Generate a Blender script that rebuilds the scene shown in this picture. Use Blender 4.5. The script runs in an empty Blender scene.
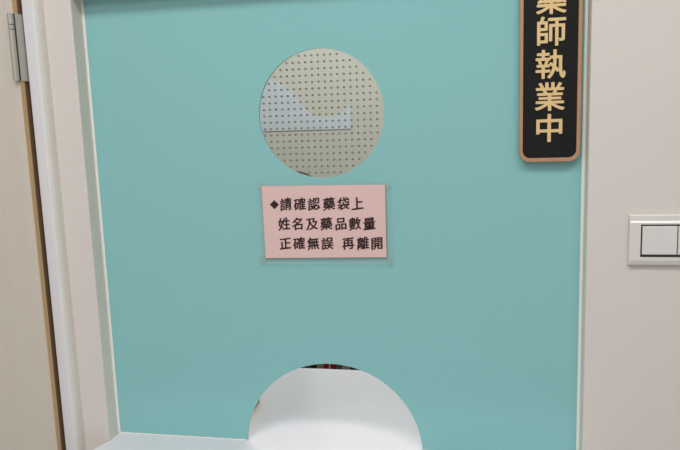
import bpy, bmesh, math
from mathutils import Matrix, Vector

S = bpy.context.scene
C = S.collection
PI = math.pi

# ------------------------------------------------------------------ materials
def srgb(r, g, b):
    f = lambda v: v / 12.92 if v <= .04045 else ((v + .055) / 1.055) ** 2.4
    return (f(r / 255), f(g / 255), f(b / 255), 1)

def mat(name, col, rough=.5, metal=0, bump=0, bscale=400, var=0, vscale=(6, 6, 6), spec=.5, coat=0):
    m = bpy.data.materials.new(name)
    m.use_nodes = True
    nt = m.node_tree
    b = nt.nodes['Principled BSDF']
    b.inputs['Roughness'].default_value = rough
    b.inputs['Metallic'].default_value = metal
    b.inputs['Specular IOR Level'].default_value = spec
    b.inputs['Coat Weight'].default_value = coat
    b.inputs['Base Color'].default_value = col
    tc = nt.nodes.new('ShaderNodeTexCoord')
    if var:
        mp = nt.nodes.new('ShaderNodeMapping')
        mp.inputs['Scale'].default_value = vscale
        nz = nt.nodes.new('ShaderNodeTexNoise')
        nz.inputs['Scale'].default_value = 1
        nz.inputs['Detail'].default_value = 4
        nt.links.new(tc.outputs['Object'], mp.inputs['Vector'])
        nt.links.new(mp.outputs['Vector'], nz.inputs['Vector'])
        mx = nt.nodes.new('ShaderNodeMix')
        mx.data_type = 'RGBA'
        mx.inputs['A'].default_value = tuple(c * (1 - var) for c in col[:3]) + (1,)
        mx.inputs['B'].default_value = tuple(min(1, c * (1 + var)) for c in col[:3]) + (1,)
        nt.links.new(nz.outputs['Fac'], mx.inputs['Factor'])
        nt.links.new(mx.outputs['Result'], b.inputs['Base Color'])
    if bump:
        n2 = nt.nodes.new('ShaderNodeTexNoise')
        n2.inputs['Scale'].default_value = bscale
        bp = nt.nodes.new('ShaderNodeBump')
        bp.inputs['Strength'].default_value = bump
        bp.inputs['Distance'].default_value = .001
        nt.links.new(tc.outputs['Object'], n2.inputs['Vector'])
        nt.links.new(n2.outputs['Fac'], bp.inputs['Height'])
        nt.links.new(bp.outputs['Normal'], b.inputs['Normal'])
    return m

def clear_mat(name, ior=1.49, milk=0, col=(.8, .85, .85, 1), rough=.03):
    """clear sheet: transparent with a Fresnel gloss, and a trace of milkiness"""
    m = bpy.data.materials.new(name)
    m.use_nodes = True
    nt = m.node_tree
    nt.nodes.clear()
    out = nt.nodes.new('ShaderNodeOutputMaterial')
    tr = nt.nodes.new('ShaderNodeBsdfTransparent')
    tr.inputs['Color'].default_value = (.97, .98, .97, 1)
    gl = nt.nodes.new('ShaderNodeBsdfGlossy')
    gl.inputs['Roughness'].default_value = rough
    fr = nt.nodes.new('ShaderNodeFresnel')
    fr.inputs['IOR'].default_value = ior
    m1 = nt.nodes.new('ShaderNodeMixShader')
    ge = nt.nodes.new('ShaderNodeNewGeometry')          # gloss on the outer faces only (thin sheet)
    inv = nt.nodes.new('ShaderNodeMath')
    inv.operation = 'SUBTRACT'
    inv.inputs[0].default_value = 1
    nt.links.new(ge.outputs['Backfacing'], inv.inputs[1])
    mul = nt.nodes.new('ShaderNodeMath')
    mul.operation = 'MULTIPLY'
    nt.links.new(fr.outputs['Fac'], mul.inputs[0])
    nt.links.new(inv.outputs['Value'], mul.inputs[1])
    nt.links.new(mul.outputs['Value'], m1.inputs['Fac'])
    nt.links.new(tr.outputs['BSDF'], m1.inputs[1])
    nt.links.new(gl.outputs['BSDF'], m1.inputs[2])
    last = m1
    if milk:
        df = nt.nodes.new('ShaderNodeBsdfDiffuse')
        df.inputs['Color'].default_value = col
        m2 = nt.nodes.new('ShaderNodeMixShader')
        m2.inputs['Fac'].default_value = milk
        nt.links.new(m1.outputs['Shader'], m2.inputs[1])
        nt.links.new(df.outputs['BSDF'], m2.inputs[2])
        last = m2
    nt.links.new(last.outputs['Shader'], out.inputs['Surface'])
    return m

def emit_mat(name, col, strength):
    m = mat(name, (.9, .9, .9, 1), .6)
    b = m.node_tree.nodes['Principled BSDF']
    b.inputs['Emission Color'].default_value = col
    b.inputs['Emission Strength'].default_value = strength
    return m

M_wall = mat('wall_paint', srgb(214, 208, 203), .6, bump=.12, bscale=260, var=.012, vscale=(9, 9, 9))
M_reveal = mat('reveal_tone', srgb(214, 212, 203), .5, var=.01)  # slightly greener than the wall, for the faces inside the opening
M_cedge = mat('casing_side_tone', srgb(219, 217, 209), .5, var=.01)  # slightly yellower than the casing front, for its right-hand side
M_rear = mat('rear_wall_paint', srgb(204, 206, 196), .7, bump=.1, bscale=240, var=.015)
M_ceil = mat('ceiling_paint', srgb(240, 238, 233), .8, bump=.05, var=.01)
M_floor = mat('floor_vinyl', srgb(176, 168, 156), .4, var=.06, vscale=(4, 4, 4))
M_case = mat('white_casing', srgb(219, 219, 223), .45, var=.008)
M_door = mat('door_laminate', srgb(202, 195, 184), .5, var=.045, vscale=(55, 55, 1.6), bump=.05, bscale=300)
M_edge = mat('door_edge_veneer', srgb(198, 165, 122), .5, var=.14, vscale=(160, 160, 5))
M_steel = mat('hinge_steel', srgb(190, 186, 178), .38, metal=.6, var=.05, vscale=(60, 60, 60))
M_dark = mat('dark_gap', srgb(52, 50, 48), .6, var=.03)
M_gapshade = mat('gap_shade', srgb(112, 86, 60), .7, var=.05)  # brown that imitates the shade in the door gap
M_teal = mat('teal_film', srgb(135, 192, 193), .09, var=.018, vscale=(3, 3, 3), spec=.5)
M_bead = mat('glazing_bead', srgb(232, 236, 230), .35, var=.01)
M_clear = clear_mat('clear_acrylic')
M_bore = mat('drilled_bore', srgb(122, 116, 102), .5, var=.15, vscale=(90, 90, 90))
M_counter = mat('white_laminate', srgb(219, 220, 227), .2, var=.008, vscale=(5, 5, 5), spec=.5)
M_paper = mat('pink_paper', srgb(221, 188, 185), .7, var=.015, vscale=(20, 20, 20))
M_ink = mat('dark_brown_ink', srgb(46, 15, 17), .7, var=.05, vscale=(50, 50, 50))
M_lam = clear_mat('laminate_film', milk=.05, col=(.85, .88, .95, 1), rough=.1)
M_tape = clear_mat('clear_tape', milk=.07, col=(.8, .9, .9, 1), rough=.2)
M_sign = mat('black_panel', srgb(22, 23, 24), .5, var=.05, spec=.2)
M_gold = mat('gold_letters', srgb(226, 196, 142), .42, metal=.15, var=.06, vscale=(60, 60, 60))
M_bronze = mat('bronze_border', srgb(188, 144, 110), .38, metal=.3, var=.06, vscale=(50, 50, 50))
M_plate = mat('switch_plate', srgb(217, 215, 209), .25, var=.005, coat=.3)
M_rocker = mat('switch_rocker', srgb(219, 216, 215), .4, var=.005)
M_reflect = mat('pale_blue_reflection', srgb(206, 217, 226), .5, var=.012)  # colour imitates a pale reflection in the clear circle
M_leather = mat('black_leather', srgb(38, 28, 28), .8, bump=.3, bscale=180, var=.1)
M_yellow = mat('yellow_pad', srgb(222, 178, 62), .6, var=.06, vscale=(30, 30, 30))
M_lamp = emit_mat('lamp_diffuser', (1, .97, .92, 1), 2.2)

# ------------------------------------------------------------------ mesh helpers
def link(name, me, parent=None):
    o = bpy.data.objects.new(name, me)
    C.objects.link(o)
    if parent:
        o.parent = parent
        o.matrix_parent_inverse = parent.matrix_basis.inverted()
    return o

def finish(name, bm, m, parent=None, bevel=0, segs=2, smooth=False):
    bmesh.ops.remove_doubles(bm, verts=bm.verts, dist=1e-6)
    bmesh.ops.recalc_face_normals(bm, faces=bm.faces)
    me = bpy.data.meshes.new(name)
    bm.to_mesh(me)
    bm.free()
    for mm in (m if isinstance(m, (list, tuple)) else [m]):
        me.materials.append(mm)
    if smooth:
        for p in me.polygons:
            p.use_smooth = True
    o = link(name, me, parent)
    if bevel:
        b = o.modifiers.new('bevel', 'BEVEL')
        b.width = bevel
        b.segments = segs
        b.limit_method = 'ANGLE'
        b.angle_limit = math.radians(40)
    return o

def box(bm, x0, x1, y0, y1, z0, z1):
    v = [bm.verts.new((x, y, z)) for x in (x0, x1) for y in (y0, y1) for z in (z0, z1)]
    for f in ((0, 1, 3, 2), (4, 6, 7, 5), (0, 4, 5, 1), (2, 3, 7, 6), (0, 2, 6, 4), (1, 5, 7, 3)):
        bm.faces.new([v[i] for i in f])

def boxes(name, lst, m, parent=None, bevel=0, segs=2):
    bm = bmesh.new()
    for b in lst:
        box(bm, *b)
    return finish(name, bm, m, parent, bevel, segs)

def prism(bm, prof, axis, a, b):
    """extrude a closed 2D profile along an axis ('x': prof=(y,z), 'z': prof=(x,y), 'y': prof=(x,z))"""
    def P(u, v, t):
        return {'x': (t, u, v), 'y': (u, t, v), 'z': (u, v, t)}[axis]
    A = [bm.verts.new(P(u, v, a)) for u, v in prof]
    B = [bm.verts.new(P(u, v, b)) for u, v in prof]
    n = len(prof)
    bm.faces.new(A)
    bm.faces.new(B[::-1])
    for i in range(n):
        bm.faces.new((A[i], B[i], B[(i + 1) % n], A[(i + 1) % n]))

def sheet_bm(loops, y0, y1):
    """solid sheet in the XZ plane, outline + holes, between two depths"""
    cu = bpy.data.curves.new('outline', 'CURVE')
    cu.dimensions = '2D'
    cu.fill_mode = 'BOTH'
    cu.extrude = (y1 - y0) / 2
    for lp in loops:
        sp = cu.splines.new('POLY')
        sp.points.add(len(lp) - 1)
        for q, (u, v) in zip(sp.points, lp):
            q.co = (u, v, 0, 1)
        sp.use_cyclic_u = True
    return curve_bm(cu, (y0 + y1) / 2)

def curve_bm(cu, yc):
    t = bpy.data.objects.new('outline', cu)
    C.objects.link(t)
    dg = bpy.context.evaluated_depsgraph_get()
    dg.update()
    me = bpy.data.meshes.new_from_object(t.evaluated_get(dg))
    bm = bmesh.new()
    bm.from_mesh(me)
    bpy.data.objects.remove(t)
    bpy.data.curves.remove(cu)
    bpy.data.meshes.remove(me)
    for v in bm.verts:
        x, y, z = v.co
        v.co = (x, yc + z, y)
    return bm

def circle(cx, cz, r, n, a0=0, a1=2 * PI, closed=True):
    k = n if closed else n - 1
    return [(cx + r * math.cos(a0 + (a1 - a0) * i / k), cz + r * math.sin(a0 + (a1 - a0) * i / k)) for i in range(n)]

def rrect(x0, x1, z0, z1, r, n=8):
    p = []
    for cx, cz, a in ((x1 - r, z1 - r, 0), (x0 + r, z1 - r, PI / 2), (x0 + r, z0 + r, PI), (x1 - r, z0 + r, 1.5 * PI)):
        p += circle(cx, cz, r, n, a, a + PI / 2, False)
    return p

def rect(x0, x1, z0, z1):
    return [(x0, z0), (x1, z0), (x1, z1), (x0, z1)]

def cyl(bm, a, b, r, n=24, r2=None):
    a, b = Vector(a), Vector(b)
    d = b - a
    mtx = Matrix.Translation((a + b) / 2) @ d.to_track_quat('Z', 'Y').to_matrix().to_4x4()
    bmesh.ops.create_cone(bm, cap_ends=True, segments=n, radius1=r, radius2=r if r2 is None else r2, depth=d.length, matrix=mtx)

def tag(o, label=None, cat=None, group=None, kind=None):
    for k, v in (('label', label), ('category', cat), ('group', group), ('kind', kind)):
        if v:
            o[k] = v
    return o

def empty(name, loc):
    o = bpy.data.objects.new(name, None)
    o.empty_display_size = .05
    C.objects.link(o)
    o.location = loc
    bpy.context.view_layer.update()
    return o

# glyph helper: reference ink box of a full-width character at size 1
def glyph_bm(ch, extrude=0.0, yc=0.0):
    cu = bpy.data.curves.new('glyph', 'FONT')
    cu.body = ch
    cu.size = 1
    cu.extrude = extrude
    cu.resolution_u = 4
    cu.fill_mode = 'BOTH'
    return curve_bm(cu, yc)

def bounds(bm):
    xs = [v.co.x for v in bm.verts]
    zs = [v.co.z for v in bm.verts]
    return min(xs), max(xs), min(zs), max(zs)

_b = glyph_bm('國')
_x0, _x1, _z0, _z1 = bounds(_b)
_b.free()
REF_C = ((_x0 + _x1) / 2, (_z0 + _z1) / 2)
REF_H = _z1 - _z0

def lettering(name, chars, y0, y1, m, parent, bold=(0, 0), shear=0.0, wave=0.0, lift=0.0):
    """chars: (character, centre x, centre z, ink width, ink height) joined into one mesh;
    each stroke is thickened by repeating the outline a little to every side"""
    out = bmesh.new()
    n = 8
    shifts = [(bold[0] * math.cos(2 * PI * k / n), bold[1] * math.sin(2 * PI * k / n)) for k in range(n)]
    for ch, cx, cz, w, h in chars:
        g = glyph_bm(ch, .5, 0)
        sx, sz = w / (REF_H + 2 * bold[0]), h / (REF_H + 2 * bold[1])
        for v in g.verts:
            u, d, t = v.co.x - REF_C[0], v.co.y, v.co.z - REF_C[1]
            t2 = t + shear * u - wave * (u * u - .08)
            v.co = (cx + u * sx, y0 if d < 0 else y1, cz + t2 * sz)
        me = bpy.data.meshes.new('glyph')
        g.to_mesh(me)
        g.free()
        for k, (a, b) in enumerate(shifts):
            me2 = me.copy()
            for v in me2.vertices:
                v.co.x += a * sx
                v.co.z += b * sz
                v.co.y += k * 2e-6
            out.from_mesh(me2)
            bpy.data.meshes.remove(me2)
        bpy.data.meshes.remove(me)
    return finish(name, out, m, parent)

# ------------------------------------------------------------------ key dimensions (metres)
EYE = 1.53                      # camera height
X0, X1 = -.611, .151            # opening in the partition wall
ZC = 1.0055                     # worktop height
ZH = 1.731                      # head of the opening
YP = .030                       # face of the teal panel
WT = .11                        # wall thickness
RY = 1.70                       # rear wall of the room behind
CEIL = 2.70

# ------------------------------------------------------------------ the setting
tag(boxes('floor', [(-2.6, 1.9, -3.2, RY, -.06, 0)], M_floor), 'greyish vinyl floor', 'floor', kind='structure')
tag(boxes('ceiling', [(-2.6, 1.9, -3.2, RY, CEIL, CEIL + .06)], M_ceil), 'white painted ceiling', 'ceiling', kind='structure')

DX0, DX1 = -1.52, -.686         # door slab
CX0, CX1 = -.683, -.657         # casing beside the door
wall_loops = [[(-2.6, 0), (-1.525, 0), (-1.525, 2.09), (-.672, 2.09), (-.672, 0), (1.9, 0), (1.9, CEIL), (-2.6, CEIL)],
              rect(X0, X1, ZC - .032, ZH)]
bm = sheet_bm(wall_loops, 0, WT)
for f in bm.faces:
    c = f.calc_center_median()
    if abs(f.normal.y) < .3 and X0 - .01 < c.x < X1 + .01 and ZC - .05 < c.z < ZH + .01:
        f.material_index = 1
w = finish('wall_front', bm, [M_wall, M_reveal], bevel=.0022, segs=3)
tag(w, 'cream painted partition wall around the service window', 'wall', kind='structure')
tag(boxes('wall_back', [(-2.6, 1.9, RY, RY + .06, 0, CEIL)], M_rear), 'beige rear wall of the room behind the window', 'wall', kind='structure')
tag(boxes('wall_left', [(-2.66, -2.6, -3.2, RY, 0, CEIL)], M_wall), 'cream side wall on the left', 'wall', kind='structure')
tag(boxes('wall_right', [(1.9, 1.96, -3.2, RY, 0, CEIL)], M_wall), 'cream side wall on the right', 'wall', kind='structure')

# white door casing: a rounded bar proud of the wall, returning over the door
bm = bmesh.new()
prof = [(CX0, WT), (CX0, -.0165), (CX0 + .0015, -.018), (CX1 - .009, -.018), (CX1 - .005, -.0166), (CX1 - .0022, -.013), (CX1 - .0006, -.008), (CX1, -.002), (CX1, 0), (CX1 - .014, 0), (CX1 - .014, WT)]
prism(bm, prof, 'z', 0, 2.078)
bmesh.ops.recalc_face_normals(bm, faces=bm.faces)
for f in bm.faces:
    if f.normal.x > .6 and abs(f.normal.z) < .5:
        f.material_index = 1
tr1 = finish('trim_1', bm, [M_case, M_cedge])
tag(tr1, 'white door casing strip between the door and the cream wall', 'casing', kind='structure')
tag(boxes('trim_2', [(-1.53, CX1, -.018, WT, 2.078, 2.11), (-1.53, -1.522, -.018, WT, 0, 2.078)], M_case, bevel=.002),
    'white casing head over the door', 'casing', kind='structure')

# door: laminate slab with a wood veneer edge and a steel butt hinge
door = empty('door_1', (DX1, -.034, .01))
tag(door, 'closed beige wood-grain door with a tan veneer edge', 'door', kind='structure')
boxes('door_slab', [(DX0, DX1 - .0012, -.034, .006, .01, 2.07)], M_door, door, bevel=.0006)
boxes('edge_band', [(DX1 - .0012, DX1, -.0336, -.0240, .01, 2.07)], M_edge, door)
boxes('gap_shade', [(DX1 - .0012, DX1 - .0003, -.0240, .006, .01, 2.07)], M_gapshade, door)  # dark strip standing in for the shade behind the veneer edge
hz0, hz1 = 1.604, 1.7045
hg = boxes('hinge', [(DX1, DX1 + .0022, -.0335, .004, hz0, hz1)], M_steel, door, bevel=.0006)
bm = bmesh.new()
hx, hy, hr = DX1 - .0028, -.0388, .0043
cuts = [hz0, hz0 + .0765, hz0 + .0835, hz1]
for a, b in zip(cuts[:-1], cuts[1:]):
    cyl(bm, (hx, hy, a + .0006), (hx, hy, b - .0006), hr)
k = finish('knuckle', bm, M_steel, hg)
tag(k, 'steel hinge barrel in jointed segments')
bm = bmesh.new()
cyl(bm, (hx, hy, hz0 + .001), (hx, hy, hz1 - .001), hr * .7)
box(bm, hx, DX1 + .0012, -.0372, -.0335, hz0 + .001, hz1 - .001)
finish('pin', bm, M_dark, hg)

# ------------------------------------------------------------------ service window
win = empty('window_1', (-.23, YP, ZC))
tag(win, 'teal service window with a clear perforated circle and an arched slot', 'window', kind='structure')
CCX, CCZ, CR = -.2310, 1.5385, .0968
ACX, ACZ, AR = -.2310, .9990, .1455
AA = math.asin((ZC + .0004 - ACZ) / AR)
AW = AR * math.cos(AA)
panel = [(X0 + .0001, ZC + .0004)] + circle(ACX, ACZ, AR, 96, PI - AA, AA, False) + [(X1 - .0001, ZC + .0004), (X1 - .0001, ZH - .0002), (X0 + .0001, ZH - .0002)]
film = finish('teal_panel', sheet_bm([panel, circle(CCX, CCZ, CR, 128)], YP, YP + .005), M_teal, win)
tag(film, 'opaque teal sheet')
P = .00972
holes = [circle(CCX - .0015 + i * P, CCZ - .0008 + j * P * 1.005, .0015, 12) for i in range(-9, 10) for j in range(-9, 10) if i * i + j * j <= 90]
bm = sheet_bm([circle(CCX, CCZ, CR - .0001, 128)] + holes, YP + .0002, YP + .0032)
bmesh.ops.remove_doubles(bm, verts=bm.verts, dist=1e-6)
bmesh.ops.recalc_face_normals(bm, faces=bm.faces)
for f in bm.faces:
    c = f.calc_center_median()
    if abs(f.normal.y) < .3 and math.hypot(c.x - CCX, c.z - CCZ) < CR - .002:
        f.material_index = 1
for lp in holes:                       # frosted countersink of every drilled hole
    hx0 = sum(q[0] for q in lp) / len(lp)
    hz0 = sum(q[1] for q in lp) / len(lp)
    ra = [bm.verts.new((q[0], YP + .0002, q[1])) for q in lp]
    rb = [bm.verts.new((hx0 + (q[0] - hx0) * .5, YP + .0014, hz0 + (q[1] - hz0) * .5)) for q in lp]
    rc = [bm.verts.new((v.co.x, YP + .0032, v.co.z)) for v in rb]
    for k in range(len(lp)):
        k2 = (k + 1) % len(lp)
        bm.faces.new((ra[k], rb[k], rb[k2], ra[k2])).material_index = 1
        bm.faces.new((rb[k], rc[k], rc[k2], rb[k2])).material_index = 1
d = finish('clear_disc', bm, [M_clear, M_bore], win)
tag(d, 'clear acrylic circle drilled with a grid of small holes')
bb = .0052
boxes('glazing_bead', [(X0, X0 + bb, YP - .0015, YP, ZC, ZH)], M_bead, win, bevel=.0008)
boxes('glazing_bead', [(X1 - .0046, X1, YP - .0015, YP, ZC, ZH)], M_bead, win, bevel=.0008)
boxes('sealant', [(X0 + bb, ACX - AW - .0006, YP - .0016, YP, ZC, ZC + .0022), (ACX + AW + .0006, X1 - .0046, YP - .0016, YP, ZC, ZC + .0022)], M_bead, win, bevel=.0007)

# ------------------------------------------------------------------ white worktop through the window
wt = empty('worktop', (-.23, .1, 0))
tag(wt, 'white laminate worktop passing under the arched slot of the teal window', 'worktop')
top = [(X0 - .0005, 0), (X0 - .011, -.034), (X0 - .027, -.075), (X0 - .04, -.14), (X1 + .04, -.14), (X1 + .012, -.04), (X1 + .0005, 0),
       (X1 - .0005, 0), (X1 - .0005, WT + .001), (.62, WT + .001), (.62, .371), (-1.15, .371), (-1.15, WT + .001), (X0 + .0005, WT + .001), (X0 + .0005, 0)]
top[0] = (X0 - .0008, -.0006)
top[6] = (X1 + .0008, -.0006)
top[7] = (X1 - .0006, -.0006)
top[14] = (X0 + .0006, -.0006)
bm = bmesh.new()
prism(bm, top, 'z', ZC - .03, ZC)
finish('slab', bm, M_counter, wt, bevel=.0012)
boxes('support_panel', [(-1.14, -1.115, WT + .002, .36, 0, ZC - .03)], M_counter, wt)
boxes('support_panel', [(.585, .61, WT + .002, .36, 0, ZC - .03)], M_counter, wt)

# ------------------------------------------------------------------ pink notice
no = empty('notice', (-.232, YP, 1.31))
tag(no, 'pink laminated paper notice with three lines of dark characters under the perforated circle', 'notice')
NY = YP - .0045
lam = finish('laminate', sheet_bm([[(-.3378, 1.3068), (-.1262, 1.3082), (-.1274, 1.4338), (-.3362, 1.4352)]], NY, NY + .0006), M_lam, no)
tag(lam, 'clear laminating pouch')
ppr = [(-.3268, 1.3172), (-.1352, 1.3196), (-.1350, 1.4306), (-.3282, 1.4312)]
pp = finish('paper', sheet_bm([ppr], NY - .0006, NY - .0001), M_paper, no)
tag(pp, 'pink paper')
for cx, cz in ((-.332, 1.430), (-.1315, 1.4285), (-.1305, 1.3135), (-.3325, 1.313)):
    q = finish('corner_tape', sheet_bm([rect(cx - .005, cx + .005, cz - .0055, cz + .0055)], NY + .0008, YP - .0001), M_tape, no)
    tag(q, 'clear square of mounting tape')
lines = [('請確認藥袋上', (-.2902, -.2678, -.2456, -.2217, -.1992, -.1777), 1.4019),
         ('姓名及藥品數量', (-.2943, -.2722, -.2498, -.2271, -.2043, -.1825, -.1603), 1.3712),
         ('正確無誤', (-.2939, -.2715, -.2489, -.2266), 1.3404),
         ('再離開', (-.1938, -.1708, -.1494), 1.3408)]
chs = [(ch, x, z, .0184, .0186) for s, xs, z in lines for ch, x in zip(s, xs)]
txt = lettering('lettering', chs, NY - .0009, NY - .0006, M_ink, no, (.030, .018), shear=.12, wave=.15)
dm = finish('diamond_mark', sheet_bm([[(-.3160, 1.4020), (-.3085, 1.3948), (-.3010, 1.4020), (-.3085, 1.4092)]], NY - .0009, NY - .0006), M_ink, no)

# ------------------------------------------------------------------ black vertical sign
sg = empty('wall_sign', (.101, YP, 1.46))
tag(sg, 'black vertical sign with gold characters and bronze border beside the right wall', 'sign')
SX0, SX1, SZ0, SZ1 = .0595, .1420, 1.4605, 1.7285
SY = YP - .0125
finish('backing_panel', sheet_bm([rrect(SX0 + .0012, SX1 - .0012, SZ0 + .0012, SZ1 - .0012, .0135)], SY + .002, YP - .0002), M_sign, sg)
finish('border', sheet_bm([rrect(SX0, SX1, SZ0, SZ1, .0145), rrect(SX0 + .0048, SX1 - .0048, SZ0 + .0052, SZ1 - .0052, .0108)], SY - .0006, SY + .0085), M_bronze, sg, bevel=.0012)
sch = [('藥', .1012, 1.6815, .0382, .0380), ('師', .1010, 1.6388, .0382, .0380), ('執', .1008, 1.5945, .0382, .0376), ('業', .1006, 1.5502, .0382, .0376), ('中', .1004, 1.5067, .0382, .0376)]
lettering('lettering', sch, SY + .0004, SY + .002, M_gold, sg, (.017, .015))

# ------------------------------------------------------------------ light switch
sw = empty('light_switch', (.266, 0, 1.35))
tag(sw, 'white wall switch plate with wide rockers on the cream wall right of window', 'light switch')
PX0, PX1, PZ0, PZ1 = .2055, .3265, 1.3165, 1.3875
bm = bmesh.new()
pz = [(-.0005, PZ0), (-.0062, PZ0 + .0006), (-.0085, PZ0 + .0075), (-.0085, PZ1 - .0112), (-.0070, PZ1 - .0088), (-.0068, PZ1 - .0012), (-.0052, PZ1), (-.0005, PZ1)]
prism(bm, pz, 'x', PX0, PX1)
finish('plate', bm, M_plate, sw, bevel=.0009, segs=3)
RX0, RX1, RZ0, RZ1 = .2200, .3130, 1.3290, 1.3740
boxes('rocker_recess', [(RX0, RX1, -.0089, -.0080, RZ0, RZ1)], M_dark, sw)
mid = (RX0 + RX1) / 2
for a, b in ((RX0 + .0017, mid - .0007), (mid + .0007, RX1 - .0017)):
    bm = bmesh.new()
    prism(bm, [(-.0086, RZ0 + .0034), (-.0106, RZ0 + .0034), (-.0114, RZ0 + .0048), (-.0116, RZ1 - .0026), (-.0110, RZ1 - .0021), (-.0086, RZ1 - .0021)], 'x', a, b)
    finish('rocker', bm, M_rocker, sw, bevel=.0005)

# ------------------------------------------------------------------ things in the room behind
# yellow pad on the worktop, just inside the left foot of the arch
yp = empty('note_pad', (-.46, .2, ZC))
tag(yp, 'small yellow pad on the worktop, just inside the left edge of the arch', 'note pad')
boxes('sheets', [(-.505, -.4042, .115, .185, ZC + .006, ZC + .035)], M_yellow, yp, bevel=.001)
boxes('backing_card', [(-.505, -.4042, .115, .185, ZC + .0002, ZC + .006)], M_edge, yp)

# low cabinet against the rear wall with books on it
cab = empty('low_cabinet', (-.4, 1.42, 0))
tag(cab, 'low cabinet by the rear wall under the row of books', 'cabinet')
boxes('body', [(-1.25, .55, 1.175, RY - .002, 0, .60)], M_rear, cab, bevel=.002)
boxes('cabinet_top', [(-1.26, .56, 1.16, RY - .002, .60, .62)], M_counter, cab, bevel=.002)
bk = [('book', 34, .235, srgb(58, 44, 40), 'dark brown book standing leftmost in the row behind the arch'),
      ('book', 24, .250, srgb(176, 168, 154), 'greyish beige book left of the two red books'),
      ('book', 18, .255, srgb(168, 34, 44), 'red book left of the thin white one'),
      ('book', 5, .250, srgb(232, 228, 224), 'thin white book between two red books'),
      ('book', 20, .255, srgb(160, 30, 40), 'red book right of the thin white one'),
      ('book', 20, .245, srgb(116, 102, 90), 'grey-brown book right of the two red books'),
      ('book', 27, .250, srgb(188, 178, 160), 'beige book beside the dark one at the right end'),
      ('book', 36, .240, srgb(46, 36, 36), 'dark book standing rightmost in the row behind the arch')]
x = -.565
M_page = mat('book_pages', srgb(226, 220, 206), .8, var=.05, vscale=(5, 5, 300))
for nm, wmm, h, col, lab in bk:
    wd = wmm / 1000
    t = empty(nm, (x + wd / 2, 1.2, .62))
    tag(t, lab, 'book', 'row of books seen through the arch')
    mc = mat('book_cover', col, .5, var=.06, vscale=(30, 30, 30))
    c = min(.0025, wd * .2)
    boxes('cover', [(x + .0003, x + c, 1.167, 1.33, .6202, .62 + h), (x + wd - c - .0003, x + wd - .0003, 1.167, 1.33, .6202, .62 + h), (x + .0003, x + wd - .0003, 1.165, 1.168, .6202, .62 + h)], mc, t)
    boxes('pages', [(x + c, x + wd - c - .0003, 1.168, 1.327, .624, .617 + h)], M_page, t)
    x += wd

# dark office chair behind the worktop
ch = empty('office_chair', (-.67, .86, 0))
tag(ch, 'dark high-back chair behind the window, its top just showing under the circle', 'chair')
def cushion(name, x0, x1, z0, z1, y0, y1, r, parent, tilt=0, horizontal=False):
    bm = sheet_bm([rrect(x0, x1, z0, z1, r, 10)], y0, y1)
    if horizontal:
        for v in bm.verts:
            v.co = (v.co.x, v.co.z, v.co.y)
    o = finish(name, bm, M_leather, parent, bevel=min(.02, (y1 - y0) * .4), segs=4)
    return o
cushion('backrest', -.895, -.450, .62, 1.27, .70, .77, .06, ch)
cushion('headrest', -.97, -.402, 1.275, 1.3995, .70, .75, .06, ch)
cushion('seat', -.91, -.43, .79, 1.08, .42, .50, .07, ch, horizontal=True)
boxes('back_bracket', [(-.70, -.64, .776, .80, .46, .80)], M_dark, ch, bevel=.004)
bm = bmesh.new()
cyl(bm, (-.67, 0.91, .10), (-.67, 0.91, .42), .028)
finish('column', bm, M_steel, ch)
for i in range(5):
    a = i * 2 * PI / 5 + .3
    bm = bmesh.new()
    e = (-.67 + .17 * math.cos(a), 0.91 + .17 * math.sin(a), .075)
    cyl(bm, (-.67, 0.91, .115), e, .024, 12, .015)
    lg = finish('leg', bm, M_dark, ch)
    bm = bmesh.new()
    cyl(bm, (e[0] - .012 * math.sin(a), e[1] + .012 * math.cos(a), .032), (e[0] + .012 * math.sin(a), e[1] - .012 * math.cos(a), .032), .03, 16)
    finish('castor', bm, M_dark, lg)

# pale sheet on the rear wall, added to imitate a reflection in the circle
bo = empty('reflection_sheet', (-.6, RY, 1.44))
tag(bo, 'pale bluish sheet on the rear wall imitating a reflection in the clear perforated circle', 'reflection')
edge = [(-.92, 1.491), (-.483, 1.491), (-.484, 1.586), (-.500, 1.566), (-.525, 1.551), (-.56, 1.540), (-.60, 1.538), (-.632, 1.546), (-.662, 1.570), (-.69, 1.61), (-.72, 1.645), (-.765, 1.675), (-.83, 1.70), (-.92, 1.71)]
finish('reflection_panel', sheet_bm([edge], RY - .003, RY - .0004), M_reflect, bo)

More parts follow.
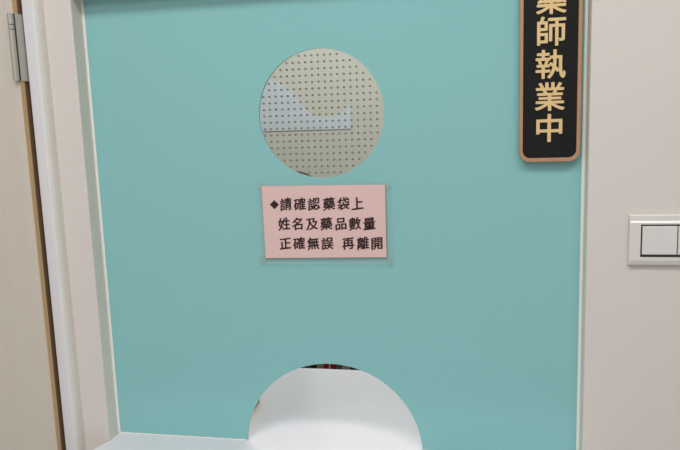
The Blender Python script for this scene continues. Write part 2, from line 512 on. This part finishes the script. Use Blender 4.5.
# ------------------------------------------------------------------ lamps
def ceiling_light(x, y, sx, sy, power, label, col=(1, .99, .985)):
    t = empty('ceiling_light', (x, y, CEIL))
    tag(t, label, 'ceiling light', 'ceiling light panels')
    boxes('lamp_frame', [(x - sx / 2 - .02, x + sx / 2 + .02, y - sy / 2 - .02, y - sy / 2, CEIL - .03, CEIL - .0005), (x - sx / 2 - .02, x + sx / 2 + .02, y + sy / 2, y + sy / 2 + .02, CEIL - .03, CEIL - .0005),
                        (x - sx / 2 - .02, x - sx / 2, y - sy / 2, y + sy / 2, CEIL - .03, CEIL - .0005), (x + sx / 2, x + sx / 2 + .02, y - sy / 2, y + sy / 2, CEIL - .03, CEIL - .0005)], M_case, t)
    boxes('diffuser', [(x - sx / 2, x + sx / 2, y - sy / 2, y + sy / 2, CEIL - .02, CEIL - .0005)], M_lamp, t)
    l = bpy.data.lights.new('lamp', 'AREA')
    l.shape = 'RECTANGLE'
    l.size, l.size_y = sx, sy
    l.energy = power
    l.color = col
    o = link('lamp', l, t)
    o.matrix_parent_inverse = Matrix()
    o.location = (0, 0, -.032)
ceiling_light(0, -1.0, 1.5, .4, 16.5, 'long ceiling light panel close in front of the window')
ceiling_light(-.7, -2.2, .6, 1.2, 18, 'added fill light panel, out of view further back in the front room')  # unseen panel, added as fill for the front room
ceiling_light(-.4, .95, 1.2, .3, 19, 'narrow ceiling light panel in the room behind the window', (1, .99, .96))

W = bpy.data.worlds.new('world')
S.world = W
W.use_nodes = True
bg = W.node_tree.nodes['Background']
bg.inputs['Color'].default_value = (.97, .985, 1, 1)
bg.inputs['Strength'].default_value = .51

# ------------------------------------------------------------------ camera
cam = bpy.data.cameras.new('camera')
cam.sensor_width = 36
cam.lens = 690 / 680 * 36
cam.clip_start = .02
co = link('camera', cam)
yaw, pitch, roll = -0.19807833899813038, -0.15229633413568003, -0.03384293725455056
cy, sy, cp, sp = math.cos(yaw), math.sin(yaw), math.cos(pitch), math.sin(pitch)
fw = Vector((sy * cp, cy * cp, sp))
rt = Vector((cy, -sy, 0))
up = rt.cross(fw)
r2 = rt * math.cos(roll) + up * math.sin(roll)
u2 = -rt * math.sin(roll) + up * math.cos(roll)
m3 = Matrix((r2, u2, -fw)).transposed()
co.matrix_world = Matrix.Translation((0, -1.0, EYE)) @ m3.to_4x4()
S.camera = co

S.view_settings.view_transform = 'Standard'
S.view_settings.look = 'None'
S.view_settings.gamma = 1
S.view_settings.use_curve_mapping = False
S.view_settings.exposure = 0
S.cycles.use_denoising = True
